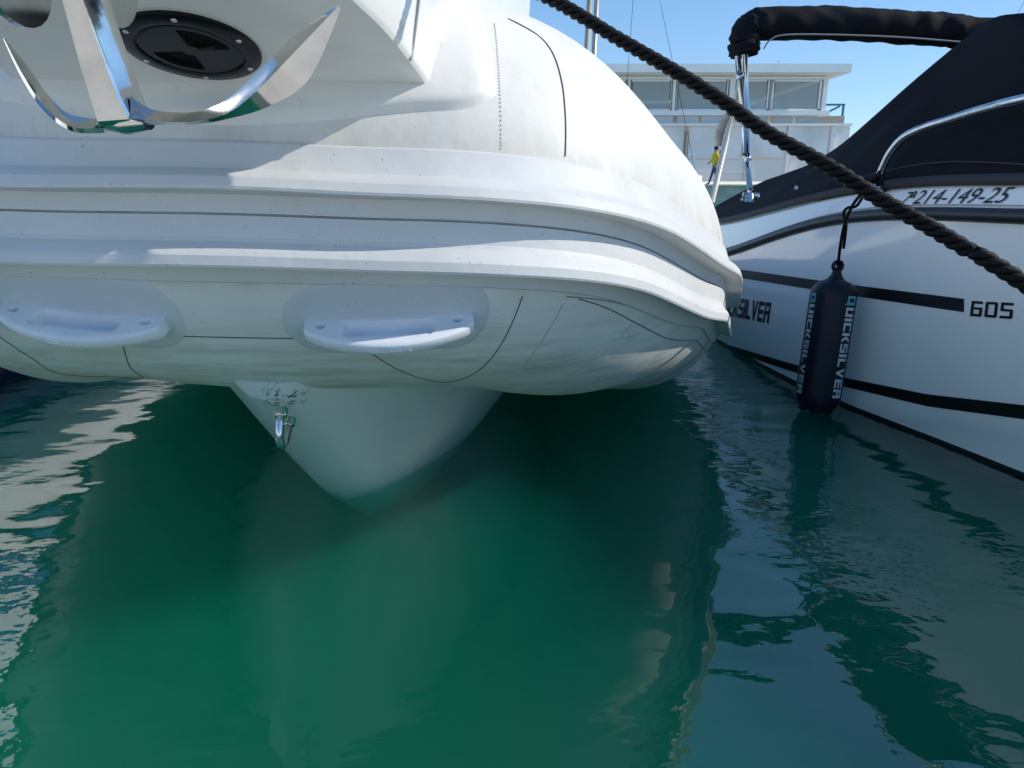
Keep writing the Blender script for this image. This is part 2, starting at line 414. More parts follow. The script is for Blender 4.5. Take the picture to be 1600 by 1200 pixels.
def bow_step(tc, th, length):
    c = tp(tc, th, .003); o_ = tn(tc, th - R(3)); T = Vector(frame(tc)[5])
    T = (tp(tc + .1, th) - tp(tc - .1, th)).normalized(); o_ = (o_ - T * o_.dot(T)).normalized(); u = o_.cross(T) * -1
    if u.z < 0: u = -u
    H = length / 2; nx, ny = 97, 22; thick = .024
    def depth(x): return .020 + .042 * max(0, 1 - (x / H) ** 2) ** .8
    xs = [-H + length * i / (nx - 1) for i in range(nx)]
    def fall(d, w_): k = max(0, min(1, .5 - d / w_)); return k * k * (3 - 2 * k)
    def top(x, y, dp):
        z = 0.
        qx, qy = abs(x) - (H * .54 - .012), abs(y - .0235) - .0055
        sd = math.hypot(max(qx, 0), max(qy, 0)) + min(max(qx, qy), 0) - .010
        z -= .023 * fall(sd, .0035)
        for hx in (-.81, .81):
            z -= .018 * fall(math.hypot(x - hx * H, (y - .011)) - .0058, .003)
        z -= .003 * fall(dp - y - .002, .006) * 1
        return z
    rows = []
    for x in xs:
        dp = depth(x); row = [(x, -.004, -thick), (x, -.004, -.001)]
        for j in range(ny + 1):
            y = dp * j / ny
            row.append((x, y, top(x, y, dp)))
        edge = min(1, (H - abs(x)) / .02)
        row += [(x, dp + .0015, -.005), (x, dp + .0008, -thick * .7), (x, dp - .004, -thick)]
        rows.append([c + T * p[0] + o_ * p[1] + u * p[2] for p in row])
    V, F = grid(rows, closed_v=True); n = len(rows[0])
    F.append(tuple(range(n))[::-1]); F.append(tuple((nx - 1) * n + k for k in range(n)))
    s = sharp(fix(obj('bow_step', V, F, M['step'], rib)), 40)
    # moulded tread ribs on the front lip
    vf = []
    for k in range(9):
        x = (-.5 + k / 8) * length * .22
        for zz in (-.010, -.015):
            p = c + T * x + o_ * (depth(x) + .0012) + u * zz
            q = c + T * (x + length * .022) + o_ * (depth(x + length * .02) + .0012) + u * zz
            vf.append(tube_vf([p, q], .0008, 5))
    obj('maker_mark', *merge(*vf), M['step'], s).matrix_parent_inverse = Matrix()
    return s
bow_step(.195, -.475, .262)
bow_step(-.168, -.468, .262)

# ---- V hull under the tubes
zs = cspline([1.0, 1.17, 1.27, 1.5, 1.73, 2.2, 3.0, 5.0], [.62, .47, .39, .20, .0, -.27, -.40, -.45])
wt = cspline([1.0, 1.17, 1.27, 1.5, 1.74, 2.17, 3.0, 5.0], [.05, .12, .20, .34, .46, .66, .78, .82])
def hull_sec(Y):
    z0 = zs(Y); ztop = .60 - .03 * (Y - 1.2); w_ = wt(Y); pts = []
    st = .024
    for k in range(15):
        f = k / 14; z = z0 + (ztop - z0) * f
        pts.append((st * (1 - f * .3) * min(1, .0 + f * 14 + 0) + (w_ - st) * f ** .82, z))
    return pts
rows = []
for Y in np.concatenate([np.linspace(1.215, 2.4, 46), np.linspace(2.5, 5, 12)]):
    s_ = hull_sec(float(Y))
    rows.append([Vector((XC + .006 - x, Y, z)) for x, z in s_[::-1]] + [Vector((XC + .006 + x, Y, z)) for x, z in s_[1:]])
V, F = grid(rows); F.append(tuple(range(len(rows[0]))))
hull_o = fix(obj('hull', V, F, None, rib))
def hull_mat():
    m = D.materials.new('hull_with_scuffs'); m.use_nodes = True; nt = m.node_tree; b = nt.nodes['Principled BSDF']
    tc = N(nt, 'ShaderNodeTexCoord')
    c = mixc(nt, ramp(nt, noise_tex(nt, 5, 7, .65), .45, .75, 0, .35), (.74, .76, .75), (.56, .59, .57))
    vd = N(nt, 'ShaderNodeVectorMath', operation='DISTANCE'); nt.links.new(tc.outputs['Object'], vd.inputs[0]); vd.inputs[1].default_value = (XC + .035, 1.225, .42)
    near = ramp(nt, vd.outputs['Value'], .06, .02, 0, 1)
    sc = math_n(nt, 'MULTIPLY', near, ramp(nt, noise_tex(nt, 75, 8, .7, (1, 1, .6), 3),   .52, .55))
    c = mixc(nt, sc, c, (.06, .07, .07))
    c = mixc(nt, ramp(nt, noise_tex(nt, 28, 6, .6, None, 8), .73, .75, 0, .8), c, (.08, .09, .09))
    nt.links.new(c, b.inputs['Base Color']); b.inputs['Roughness'].default_value = .3
    b.inputs['Coat Weight'].default_value = .2
    return m
hull_o.data.materials.append(hull_mat())

# ---- bow eye on the stem
eye_p = Vector((XC + .012, 1.275, .375)); sd_ = Vector((0, -.62, -.78)).normalized(); st_ = Vector((0, .78, -.62)).normalized()
path = []
for k in range(19):
    a = math.pi * k / 18
    path.append(eye_p + st_ * (-math.cos(a) * .026 + .0) + sd_ * (math.sin(a) * .050 + .002))
path = [path[0] - sd_ * .02] + path + [path[-1] - sd_ * .02]
eye = obj('bow_eye', *tube_vf(path, .0075, 12), M['chrome'], rib)
disc = []
for s_ in (-1, 1):
    b0 = eye_p + st_ * s_ * .026
    disc.append(tube_vf([b0 - sd_ * .012, b0 + sd_ * .0035, b0 + sd_ * .0045], [.0115, .0115, .0095], 16))
obj('eye_base', *merge(*disc), M['chrome'], eye)

# ---- bow platform moulding (overhangs the tube), hatch in its underside
PX = -.42
def edge_half(Y):                 # half width of the underside
    return cspline([.60, .66, .74, .82, .894, .958, 1.032, 1.11, 1.3, 1.8], [.02, .115, .175, .212, .238, .263, .283, .300, .325, .42])(Y)
TAN = .306
def under_z(Y): return .937 + (1.11 - Y) * TAN if Y < 1.11 else .937
rows = []
Ys_ = list(np.linspace(.60, .70, 8)) + list(np.linspace(.72, 1.11, 26)) + list(np.linspace(1.13, 1.9, 14))
for Y in Ys_:
    w_ = edge_half(Y); z = under_z(Y); half = []
    topz = 1.33 - .02 * (Y - .6)
    fl = .03 * min(1, max(0, (1.25 - Y) / .3))
    for f in np.linspace(0, 1, 9): half.append((w_ * f * .985, z + .004 * f * f))
    half += [(w_ - .0015, z + .007), (w_ + .001, z + .011)]
    for g in np.linspace(.06, 1, 10): half.append((w_ + .035 * g - .01 * g * g + fl * g, z + .011 + (topz - z - .011) * g))
    half += [(w_ * .9, topz + .03), (w_ * .5, topz + .05), (0, topz + .055)]
    rows.append([Vector((PX - x, Y, zz)) for x, zz in half[:0:-1]] + [Vector((PX + x, Y, zz)) for x, zz in half])
V, F = grid(rows, closed_v=True); n = len(rows[0])
F.append(tuple(range(n))); F.append(tuple((len(rows) - 1) * n + k for k in range(n))[::-1])
plat = sharp(fix(obj('bow_platform', V, F, M['gel'], rib)), 30)
# recessed joint line down the side of the moulding
jp = []
for g in np.linspace(-.02, .75, 14):
    Yj = 1.04; wj = edge_half(Yj); tz = 1.33 - .02 * (Yj - .6); zj = under_z(Yj) + .011
    jp.append(Vector((PX + wj + .035 * g - .01 * g * g + .03 * g, Yj, zj + (tz - zj) * g)))
obj('moulding_joint', *tube_vf(jp, .0022, 8), mat('grey_sealant', (.30, .31, .33), .6), rib)
# sealant bead where the moulding meets the flange
vf = tube_vf([Vector((PX + x, 1.112 - .004 * (abs(x) / .3) ** 6, .936)) for x in np.linspace(-.30, .30, 24)], .0028, 8)
obj('sealant_bead', *vf, mat('aged_sealant', (.50, .44, .36), .6, var=.4, vscale=20), rib)

hc = Vector((-.412, .995, under_z(.995))); hn = Vector((0, -TAN, -1)).normalized(); hx = Vector((1, 0, 0)); hy = hn.cross(hx)
def lathe(prof, c, n_, ax, ay, seg=64, cap=True):
    rows = [[c + (ax * math.cos(2 * math.pi * k / seg) + ay * math.sin(2 * math.pi * k / seg)) * r + n_ * h for k in range(seg)] for r, h in prof]
    V, F = grid(rows, closed_v=True)
    if not cap: return V, F
    if prof[-1][0] > 0: F.append(tuple((len(prof) - 1) * seg + k for k in range(seg)))
    if prof[0][0] > 0: F.append(tuple(range(seg))[::-1])
    return V, F
ring = sharp(fix(obj('hatch', *lathe([(.060, -.004), (.0855, -.004), (.0855, .003), (.083, .0055), (.068, .007), (.0655, .0065), (.0645, .0035), (.060, .003)], hc, hn, hx, hy, 64, False), M['black_plastic'], rib)), 40)
# lid with two quarter-shaped finger recesses
seg = 96; rows = []
for r in [0.0006] + list(np.linspace(.004, .060, 29)) + [.0628, .0636, .0636]:
    row = []
    for k in range(seg):
        a = 2 * math.pi * k / seg; h = .0055 if r < .0625 else (.004 if r < .0634 else -.003)
        if r > .0635: h = -.003
        aq = (a - R(4)) % math.pi                       # two opposite quadrants are recessed
        ang = min(aq, R(82) - aq)
        sd = min(ang * r, r - .012, .052 - r)
        kk = min(1, max(0, sd / .002)); h -= .0048 * kk if r < .06 else 0
        row.append(hc + (hx * math.cos(a) + hy * math.sin(a)) * r + hn * h)
    rows.append(row)
V, F = grid(rows, closed_v=True); F.append(tuple(range(seg))[::-1])
lid = sharp(fix(obj('lid', V, F, M['black_plastic'], ring)), 30)
lid.data.materials.append(mat('recess_shade', (.002, .002, .002), .7, spec=.1))  # recess floors coloured blacker and rougher, standing in for their shade
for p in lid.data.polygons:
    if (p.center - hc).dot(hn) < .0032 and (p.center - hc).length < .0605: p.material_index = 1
for k in range(6):
    a = R(20 + 60 * k); c = hc + (hx * math.cos(a) + hy * math.sin(a)) * .0755 + hn * .0055
    fix(obj('screw', *lathe([(.0036, -.001), (.0036, .0012), (.0025, .002), (.001, .0015)], c, hn, hx, hy, 14), M['steel'], ring))

# ---- bow roller cheeks
def cheek(X, y0, y1, zb):
    prof = []
    for k in range(13):
        a = math.pi + math.pi * k / 12; cyy = (y0 + y1) / 2; rr = (y1 - y0) / 2
        prof.append((cyy + math.cos(a) * rr, zb + rr * .9 + math.sin(a) * rr * .9))
    prof += [(y1, 1.12), (y0, 1.12)]
    V = [(X, y, z) for y, z in prof] + [(X + .007, y, z) for y, z in prof]; n = len(prof)
    F = [tuple(range(n)), tuple(range(n, 2 * n))[::-1]] + [(i, (i + 1) % n, n + (i + 1) % n, n + i) for i in range(n)]
    return V, F
sharp(fix(obj('roller_cheek', *cheek(-.408, .735, .845, .955), M['steel'], rib)), 30)
sharp(fix(obj('roller_cheek', *cheek(-.500, .735, .845, .955), M['steel'], rib)), 30)
fix(obj('bow_roller', *tube_vf([(-.492, .79, 1.03), (-.48, .79, 1.03), (-.450, .79, 1.03), (-.42, .79, 1.03), (-.409, .79, 1.03)], [.032, .028, .020, .028, .032], 24), M['black_plastic'], rib))

# ================================================================== ANCHOR
anc = empty('anchor', (-.385, .72, .85))
tag(anc, 'polished stainless steel claw anchor hanging from the bow roller of the white inflatable boat', 'anchor')
def blade(name, Tp, Rp, Bp, Ys, back):
    n = len(Tp); rows = []
    Tq = smooth_path([(p[0], p[1], y) for p, y in zip(Tp, Ys)], 8); Rq = smooth_path([(p[0], p[1], y) for p, y in zip(Rp, Ys)], 8); Bq = smooth_path([(p[0], p[1], y) for p, y in zip(Bp, Ys)], 8)
    for i, (a, b, c) in enumerate(zip(Tq, Rq, Bq)):
        f = i / (len(Tq) - 1)
        k = back * (1 - f ** 4) + .0005
        A = at(a.x, a.y, a.z + .011 * (1 - f ** 4) + .001); B_ = at(b.x, b.y, b.z); C_ = at(c.x, c.y, c.z + k * .3)
        Q = (A + C_) / 2 + Vector((0, k * .8, 0))
        rows.append([A, A.lerp(B_, .5) + Vector((0, .0006, -.0004)), B_, C_, Q])
    V, F = grid(rows, closed_v=True); m = len(rows[0])
    F.append(tuple(range(m))[::-1]); F.append(tuple((len(rows) - 1) * m + k for k in range(m)))
    return sharp(fix(obj(name, V, F, M['chrome'], anc)), 24)
blade('fluke', [(203, 150), (240, 171), (300, 175), (350, 158), (400, 115), (460, 56), (527, 8)],
      [(203, 184), (245, 190), (300, 190), (355, 177), (400, 143), (452, 90), (529, 9)],
      [(203, 194), (245, 195), (300, 195), (355, 186), (420, 166), (484, 122), (533, 13)],
      [.715, .705, .695, .685, .675, .668, .662], .03)
blade('fluke', [(158, 186), (108, 178), (75, 148), (46, 107), (6, 57)], [(162, 200), (112, 198), (70, 167), (36, 117), (5.5, 59)], [(163, 208), (112, 205), (68, 173), (33, 121), (5, 61)],
      [.722, .735, .755, .78, .81], .018)
# shank: flat bar running up to the roller, flaring into the crown
rows = []
SH = [((95, 0), (132, 0), .690), ((108, 48), (148, 48), .698), ((122, 100), (167, 100), .706), ((137, 150), (186, 150), .712), ((149, 190), (204, 186), .715), ((153, 199), (209, 193), .721)]
top_dir = None
prev = []
for (l, r, Y) in SH:
    a, b = at(*l, Y), at(*r, Y); w_ = (b - a)
    prev.append((a, b))
up_ = (prev[0][0] - prev[2][0]); 
ext = [(prev[0][0] + up_ * k, prev[0][1] + up_ * k) for k in (1.2, .8, .4)]
for i, (a, b) in enumerate(ext + prev):
    dpt = .042 if i < 7 else (.040 if i < 8 else .034)
    bk = Vector((.003, dpt, .004)); bv = (b - a) * .06
    rows.append([a + bv + Vector((0, 0, 0)), b - bv, b + Vector((0, .003, 0)), b + bk * .95, b + bk - bv, a + bk + bv, a + bk * .95, a + Vector((0, .003, 0))])
V, F = grid(rows, closed_v=True); m = len(rows[0]); F.append(tuple(range(m))[::-1]); F.append(tuple((len(rows) - 1) * m + k for k in range(m)))
sharp(fix(obj('shank', V, F, M['chrome'], anc)), 24)
# web joining shank and right fluke
rows = []
for f in np.linspace(0, 1, 10):
    p = at(150 + 60 * f, 30 + 140 * f, .74 - .02 * f); q = at(205 + 16 * f ** 3, 120 + 60 * f, .735 - .02 * f)
c0, c1 = at(160, 188, .72), at(212, 186, .712)
sharp(fix(obj('crown', *tube_vf([c0 + Vector((-.002, .012, 0)), c0.lerp(c1, .5) + Vector((0, .014, -.001)), c1 + Vector((.006, .012, 0))], [.009, .012, .009], 14), M['chrome'], anc)), 30)

# ================================================================== MOORING ROPE
RP = smooth_path([(-.42, 1.32, 1.40), at(700, -92, 1.03), at(882, 10, .93), at(960, 57, .90), at(1050, 109, .86), at(1132, 160, .825), at(1197, 206, .80), at(1300, 263, .76), at(1375, 311, .73), at(1450, 353, .70), at(1512, 390, .675), at(1597, 440, .64), (.72, .50, .53), (1.0, .36, .40), (1.2, .2, .345)], 14)
# resample evenly
def resample(P, step):
    out = [P[0]]; acc = 0
    for a, b in zip(P, P[1:]):
        L = (b - a).length; s = step - acc
        while s <= L: out.append(a.lerp(b, s / L)); s += step
        acc = (acc + L) % step if L else acc
    return out
RP = resample(RP, .0028)
rope = empty('mooring_rope', tuple(RP[-1]))
tag(rope, 'thick black three-strand mooring rope running diagonally down in front of the motorboat', 'rope')
PITCHL = .034; RH, RS = .0044, .0038
for s_ in range(3):
    path = []; L = 0
    for i, p in enumerate(RP):
        T = (RP[min(i + 1, len(RP) - 1)] - RP[max(i - 1, 0)]).normalized()
        a = T.cross(Vector((0, 1, .2))).normalized(); b = T.cross(a)
        ph = -2 * math.pi * (i * .0028 / PITCHL + s_ / 3)
        path.append(p + (a * math.cos(ph) + b * math.sin(ph)) * RH)
    obj('strand', *tube_vf(path, RS, 9), M['rope'], rope)

# ================================================================== MOTORBOAT
KY = [.15, .35, .6, 1.0, 1.5, 1.9, 2.3, 2.8, 3.3, 3.8, 4.7]
f_rx = cspline(KY, [2.30, 2.08, 1.90, 1.68, 1.49, 1.383, 1.31, 1.232, 1.168, 1.125, 1.10])
f_rz = cspline(KY, [.80, .79, .78, .76, .735, .72, .713, .67, .566, .455, .36])
f_gx = cspline(KY, [2.33, 2.12, 1.95, 1.72, 1.53, 1.423, 1.35, 1.272, 1.205, 1.165, 1.14])
f_gz = cspline(KY, [.88, .87, .86, .84, .82, .803, .80, .765, .692, .62, .545])
f_kx = cspline(KY, [2.33, 2.17, 2.02, 1.77, 1.55, 1.43, 1.325, 1.205, 1.135, 1.095, 1.08])
f_kz = cspline(KY, [.45, .36, .30, .23, .165, .123, .042, -.03, -.07, -.09, -.10])
MX = 2.36
def side(Y, z):
    """x of the motorboat's starboard topside at station Y and height z"""
    f = (z - f_kz(Y)) / (f_rz(Y) - f_kz(Y))
    return f_kx(Y) + (f_rx(Y) - f_kx(Y)) * f - .035 * f * (1 - f)
def coam(Y, z):
    f = (z - f_rz(Y)) / (f_gz(Y) - f_rz(Y)); return f_rx(Y) + .006 + (f_gx(Y) - f_rx(Y) - .006) * f
def hit(px, py, surf=side, y0=.8, y1=4.7):
    pr = None
    for Y in np.linspace(y0, y1, 300):
        p = at(px, py, Y); d = p.x - surf(Y, p.z)
        if pr is not None and pr[0] * d <= 0:
            k = pr[0] / (pr[0] - d); Yh = pr[1] + (Y - pr[1]) * k; p = at(px, py, Yh); return Vector((surf(Yh, p.z), Yh, p.z))
        pr = (d, Y)
    p = at(px, py, 3); return Vector((surf(3, p.z), 3, p.z))
mb = empty('motorboat', (MX, 2.4, 0))
tag(mb, 'white motorboat with black canvas cockpit cover, black stripes and folded black bimini', 'boat')
rows = []
for Y in np.linspace(.16, 4.7, 70):
    half = []
    kx, kz = f_kx(Y), f_kz(Y); kl = .42 - .8 * min(1, (Y - .15) / 1.6) ** .7
    half.append((MX, kl)); half.append((kx + .16 * (MX - kx), kz - .20 if Y > 1 else kz - .20 * Y)); half.append((kx + .034, kz - (.185 if Y > 1 else .185 * Y))); half.append((kx + .02, kz - .06 if Y > .6 else kz - .04)); half.append((kx + .006, kz - .012)); half.append((kx, kz + .004))
    for f in np.linspace(.06, 1, 13):
        z = kz + (f_rz(Y) - kz) * f; half.append((side(Y, z), z))
    rows.append([Vector((x, Y, z)) for x, z in half] + [Vector((2 * MX - x, Y, z)) for x, z in half[::-1][:-1]])
V, F = grid(rows); n = len(rows[0]); F.append(tuple((len(rows) - 1) * n + k for k in range(n)))
M['mb_hull'] = mat('motorboat_gelcoat', (.90, .90, .88), .10, coat=.6, var=.03, vscale=3)
def antifoul(m):            # dark antifouling paint below the waterline
    nt = m.node_tree; b = nt.nodes['Principled BSDF']; src = b.inputs['Base Color'].links[0].from_socket
    tc = N(nt, 'ShaderNodeTexCoord'); sx = N(nt, 'ShaderNodeSeparateXYZ'); nt.links.new(tc.outputs['Object'], sx.inputs[0])
    nt.links.new(mixc(nt, math_n(nt, 'LESS_THAN', sx.outputs[2], .012), src, (.012, .016, .02)), b.inputs['Base Color'])
antifoul(M['mb_hull'])
sharp(fix(obj('hull', V, F, M['mb_hull'], mb)), 32)
rows = []
for Y in np.linspace(.16, 4.7, 70):
    half = [(f_rx(Y) + .004, f_rz(Y) - .002)]
    for f in np.linspace(.08, .9, 6):
        z = f_rz(Y) + (f_gz(Y) - f_rz(Y)) * f; half.append((coam(Y, z), z))
    half += [(f_gx(Y) - .001, f_gz(Y) - .006), (f_gx(Y) + .004, f_gz(Y)), (f_gx(Y) + .02, f_gz(Y) + .004), (f_gx(Y) + .5 * (MX - f_gx(Y)), f_gz(Y) + .03), (MX, f_gz(Y) + .04)]
    rows.append([Vector((x, Y, z)) for x, z in half] + [Vector((2 * MX - x, Y, z)) for x, z in half[::-1][1:]])
V, F = grid(rows); n = len(rows[0]); F.append(tuple((len(rows) - 1) * n + k for k in range(n)))
sharp(fix(obj('deck', V, F, M['mb_hull'], mb)), 40)
# rub rail with a steel insert
path = [Vector((f_rx(Y) - .004, Y, f_rz(Y) + .002)) for Y in np.linspace(.2, 4.7, 90)]
rr = obj('rub_rail', *tube_vf(path, .021, 12), M['rail'], mb)
path = [Vector((f_rx(Y) + .012, Y, f_rz(Y) + .030)) for Y in np.linspace(1.0, 4.6, 60)]
obj('moulding_line', *tube_vf(path, .002, 6), M['stitch'], mb)
def stripe(top, bot, name, n=44):
    def pl(P, x):
        return float(np.interp(x, [p[0] for p in P], [p[1] for p in P]))
    rows = []
    xs = np.linspace(top[0][0], top[-1][0], n)
    for x in xs:
        a, b = hit(x, pl(top, x)), hit(x, pl(bot, x)); rows.append([Vector((side(p.y, p.z) - .0022, p.y, p.z)) for p in (a, a.lerp(b, .33), a.lerp(b, .67), b)])
    return obj(name, *grid(rows), M['print'], mb)
stripe([(1100, 414), (1150, 420), (1300, 441), (1420, 456), (1507, 467)], [(1100, 425), (1150, 433), (1300, 457), (1420, 475), (1509, 488)], 'hull_stripe')
stripe([(1110, 529), (1135, 538), (1240, 569), (1320, 590), (1450, 616), (1600, 633), (1680, 640), (1840, 653)], [(1110, 536), (1135, 546), (1240, 581), (1320, 604), (1450, 635), (1600, 655), (1680, 665), (1840, 686)], 'boot_stripe', 70)

# ---- block lettering
def rc(*r): return [[(a, b), (c, b), (c, d), (a, d)] for a, b, c, d in r]
GL = {
 'Q': rc((0, 0, 1.2, 6), (2.8, 0, 4, 6), (1.2, 4.8, 2.8, 6), (1.2, 0, 2.8, 1.2)) + [[(2.0, 1.9), (2.7, 2.3), (4.3, -.9), (3.5, -1.0)]],
 'U': rc((0, 0, 1.2, 6), (2.8, 0, 4, 6), (1.2, 0, 2.8, 1.2)), 'I': rc((0, 0, 1.25, 6)),
 'C': rc((0, 0, 1.2, 6), (1.2, 4.8, 3.8, 6), (1.2, 0, 3.8, 1.2)),
 'K': rc((0, 0, 1.2, 6)) + [[(1.4, 3.0), (2.7, 6), (4.1, 6), (2.7, 3.0)], [(1.4, 3.0), (2.7, 3.0), (4.1, 0), (2.8, 0)]],
 'S': rc((0, 4.75, 3.9, 6), (0, 2.9, 1.2, 4.6), (0, 2.45, 3.9, 3.5), (2.7, 1.35, 3.9, 2.45), (0, 0, 3.9, 1.2)),
 'L': rc((0, 0, 1.2, 6), (1.2, 0, 3.6, 1.2)),
 'V': [[(0, 6), (1.35, 6), (2.6, 0), (1.7, 0)], [(3.1, 6), (4.3, 6), (2.6, 0), (2.1, 1.6)]],
 'E': rc((0, 4.75, 3.8, 6), (0, 2.4, 3.8, 3.6), (0, 0, 3.8, 1.2), (0, 3.75, 1.2, 4.6), (0, 1.35, 1.2, 2.25)),
 'R': rc((0, 4.75, 3.9, 6), (2.75, 3.5, 3.9, 4.6), (0, 2.4, 3.9, 3.5), (0, 0, 1.2, 2.25), (2.75, 0, 3.95, 2.25), (0, 3.65, 1.2, 4.6)),
 '6': rc((0, 0, 1.1, 6), (1.1, 5, 4.4, 6), (1.1, 0, 4.4, 1), (3.4, 1, 4.5, 3.6), (1.1, 2.7, 3.4, 3.6)),
 '0': rc((0, .3, 1.1, 5.7), (3.5, .3, 4.6, 5.7), (.4, 5, 4.2, 6), (.4, 0, 4.2, 1)),
 '5': rc((0, 5, 4.4, 6), (0, 3.0, 1.1, 5), (0, 2.7, 4.2, 3.6), (3.4, .3, 4.5, 3.3), (0, 0, 4.2, 1)),
}
def letters(txt, place, m, name, parent, gap=.75, only=None):
    x = 0; wds = []
    for ch in txt:
        w_ = max(p[0] for q in GL[ch] for p in q); wds.append((ch, x, w_)); x += w_ + gap
    tot = x - gap
    for i, (ch, x0, w_) in enumerate(wds):
        V, F = [], []
        for q in GL[ch]:
            # split each stroke so that it can follow the curved surface
            nsp = 3; rows = []
            for a in range(nsp + 1):
                f = a / nsp; p = (q[0][0] + (q[3][0] - q[0][0]) * f, q[0][1] + (q[3][1] - q[0][1]) * f); r = (q[1][0] + (q[2][0] - q[1][0]) * f, q[1][1] + (q[2][1] - q[1][1]) * f)
                rows.append([place((x0 + p[0] + (r[0] - p[0]) * g) / tot, (p[1] + (r[1] - p[1]) * g) / 6) for g in (0, .5, 1)])
            V, F = merge((V, F), grid(rows))
        mm = m(i) if callable(m) else m
        obj(name, V, F, mm, parent)
# boat name on the hull, running aft behind the inflatable
pR = hit(1204, 487); pRt = hit(1203, 472); pRb = hit(1203, 506)
hgt = (pRt - pRb).z
slope = (hit(1160, 466).z - pRt.z) / (hit(1160, 466).y - pRt.y)
def pl_name(u, v):
    Y = pR.y + (1 - u) * .62; z = pRb.z + (Y - pR.y) * slope + hgt * v; return Vector((side(Y, z) - .0024, Y, z))
letters('QUICKSILVER', pl_name, M['print'], 'name_letter', mb, .55)
pA, pB = hit(1518, 482), hit(1584, 486)
zt, zb = hit(1550, 471), hit(1550, 496)
def pl_605(u, v):
    Y = pA.y + (pB.y - pA.y) * u; z = (pA.z + (pB.z - pA.z) * u) + (zt.z - zb.z) * (v - .5); return Vector((side(Y, z) - .0024, Y, z))
letters('605', pl_605, M['print'], 'model_digit', mb, 1.1)
# registration number (slanted) on the coaming
def text_mesh(body, shear=0.):
    cu = D.curves.new('t', 'FONT'); cu.body = body; cu.shear = shear; cu.resolution_u = 3; cu.space_character = 1.0
    o = D.objects.new('t', cu); COL.objects.link(o); dg = bpy.context.evaluated_depsgraph_get()
    me = D.meshes.new_from_object(o.evaluated_get(dg)); V = [v.co.copy() for v in me.vertices]; F = [tuple(p.vertices) for p in me.polygons]
    D.objects.remove(o); D.curves.remove(cu); D.meshes.remove(me)
    return V, F
rA, rB = hit(1408, 319, coam), hit(1574, 317, coam); hz = hit(1480, 291, coam).z - hit(1480, 314, coam).z
def placed_text(body, u0, u1, v0, v1):
    V, F = text_mesh(body, .28)
    x0 = min(v.x for v in V); x1 = max(v.x for v in V); y0 = min(v.y for v in V); y1 = max(v.y for v in V); out = []
    for v in V:
        u = u0 + (u1 - u0) * (v.x - x0) / (x1 - x0); h = v0 + (v1 - v0) * (v.y - y0) / (y1 - y0)
        Y = rA.y + (rB.y - rA.y) * u; z = rA.z + (rB.z - rA.z) * u + hz * h; out.append(Vector((coam(Y, z) - .0035, Y, z)))
    return out, F
vf = merge(placed_text('7', 0, .10, 0, .9), placed_text('ª', .07, .125, .45, .95), placed_text('214-149-25', .13, 1.0, 0, 1))
obj('registration_number', *vf, M['print'], mb)

# ---- cockpit cover
c_rx = cspline([1.2, 1.8, 2.2, 2.5, 2.85, 3.2, 3.9, 4.65], [1.86, 1.60, 1.46, 1.49, 1.438, 1.40, 1.353, 1.262])
c_rz = cspline([1.2, 1.8, 2.2, 2.5, 2.62, 2.85, 3.2, 3.9, 4.65], [.87, 1.02, 1.25, 1.285, 1.24, 1.124, .965, .833, .655])
rows = []
for Y in np.linspace(1.2, 4.65, 90):
    g = Vector((f_gx(Y) - .004, Y, f_gz(Y) + .002)); r = Vector((c_rx(Y), Y, max(c_rz(Y), f_gz(Y) + .02))); row = [g, g + Vector((.001, 0, .022))]
    for f in np.linspace(.1, 1, 14):
        p = (g + Vector((.002, 0, .02))).lerp(r, f); sag = math.sin(math.pi * f) * .018
        nz = noise.noise(Vector((Y * 2.4, f * 2.2, 3))) * .022 + noise.noise(Vector((Y * 5 + f * 6, f * 3, 7))) * .010
        row.append(p + Vector((sag + nz * math.sin(math.pi * min(1, f * 1.05)) , 0, nz * .2)))
    for f in np.linspace(.12, 1, 9):
        x = r.x + (MX - r.x) * f; row.append(Vector((x, Y, r.z + .07 * math.sin(f * math.pi / 2) + noise.noise(Vector((Y * 2, x * 2, 1))) * .015)))
    mir = [Vector((2 * MX - p.x, p.y, p.z)) for p in row[::-1][1:]]
    rows.append(row + mir)
V, F = grid(rows)
cover = fix(obj('cockpit_cover', V, F, M['canvas'], mb))
M['hem'] = mat('charcoal_binding', (.028, .028, .032), .7)
hem = [[Vector((f_gx(Y) - .009, Y, f_gz(Y) + .001)), Vector((f_gx(Y) - .014, Y, f_gz(Y) + .010)), Vector((f_gx(Y) - .012, Y, f_gz(Y) + .028)), Vector((f_gx(Y) - .002, Y, f_gz(Y) + .033))] for Y in np.linspace(1.2, 4.65, 70)]
obj('hem', *grid(hem), M['hem'], cover)
# fold ridge / seam along the cover's side
path = [Vector((f_gx(Y) - .004 + (c_rx(Y) - f_gx(Y)) * .16, Y, f_gz(Y) + (c_rz(Y) - f_gz(Y)) * .14 + .004)) for Y in np.linspace(1.6, 3.0, 30)]
obj('cover_seam', *tube_vf(path, .003, 6), M['hem'], cover)
for px, py in ((1160, 312), (1245, 294)):
    p = hit(px, py, lambda Y, z: f_gx(Y) - .012, 1.5, 4.6); obj('snap_fastener', *lathe([(.012, 0), (.012, .006), (.007, .01)], p, Vector((-1, 0, 0)), Vector((0, 1, 0)), Vector((0, 0, 1)), 12), M['steel'], cover)
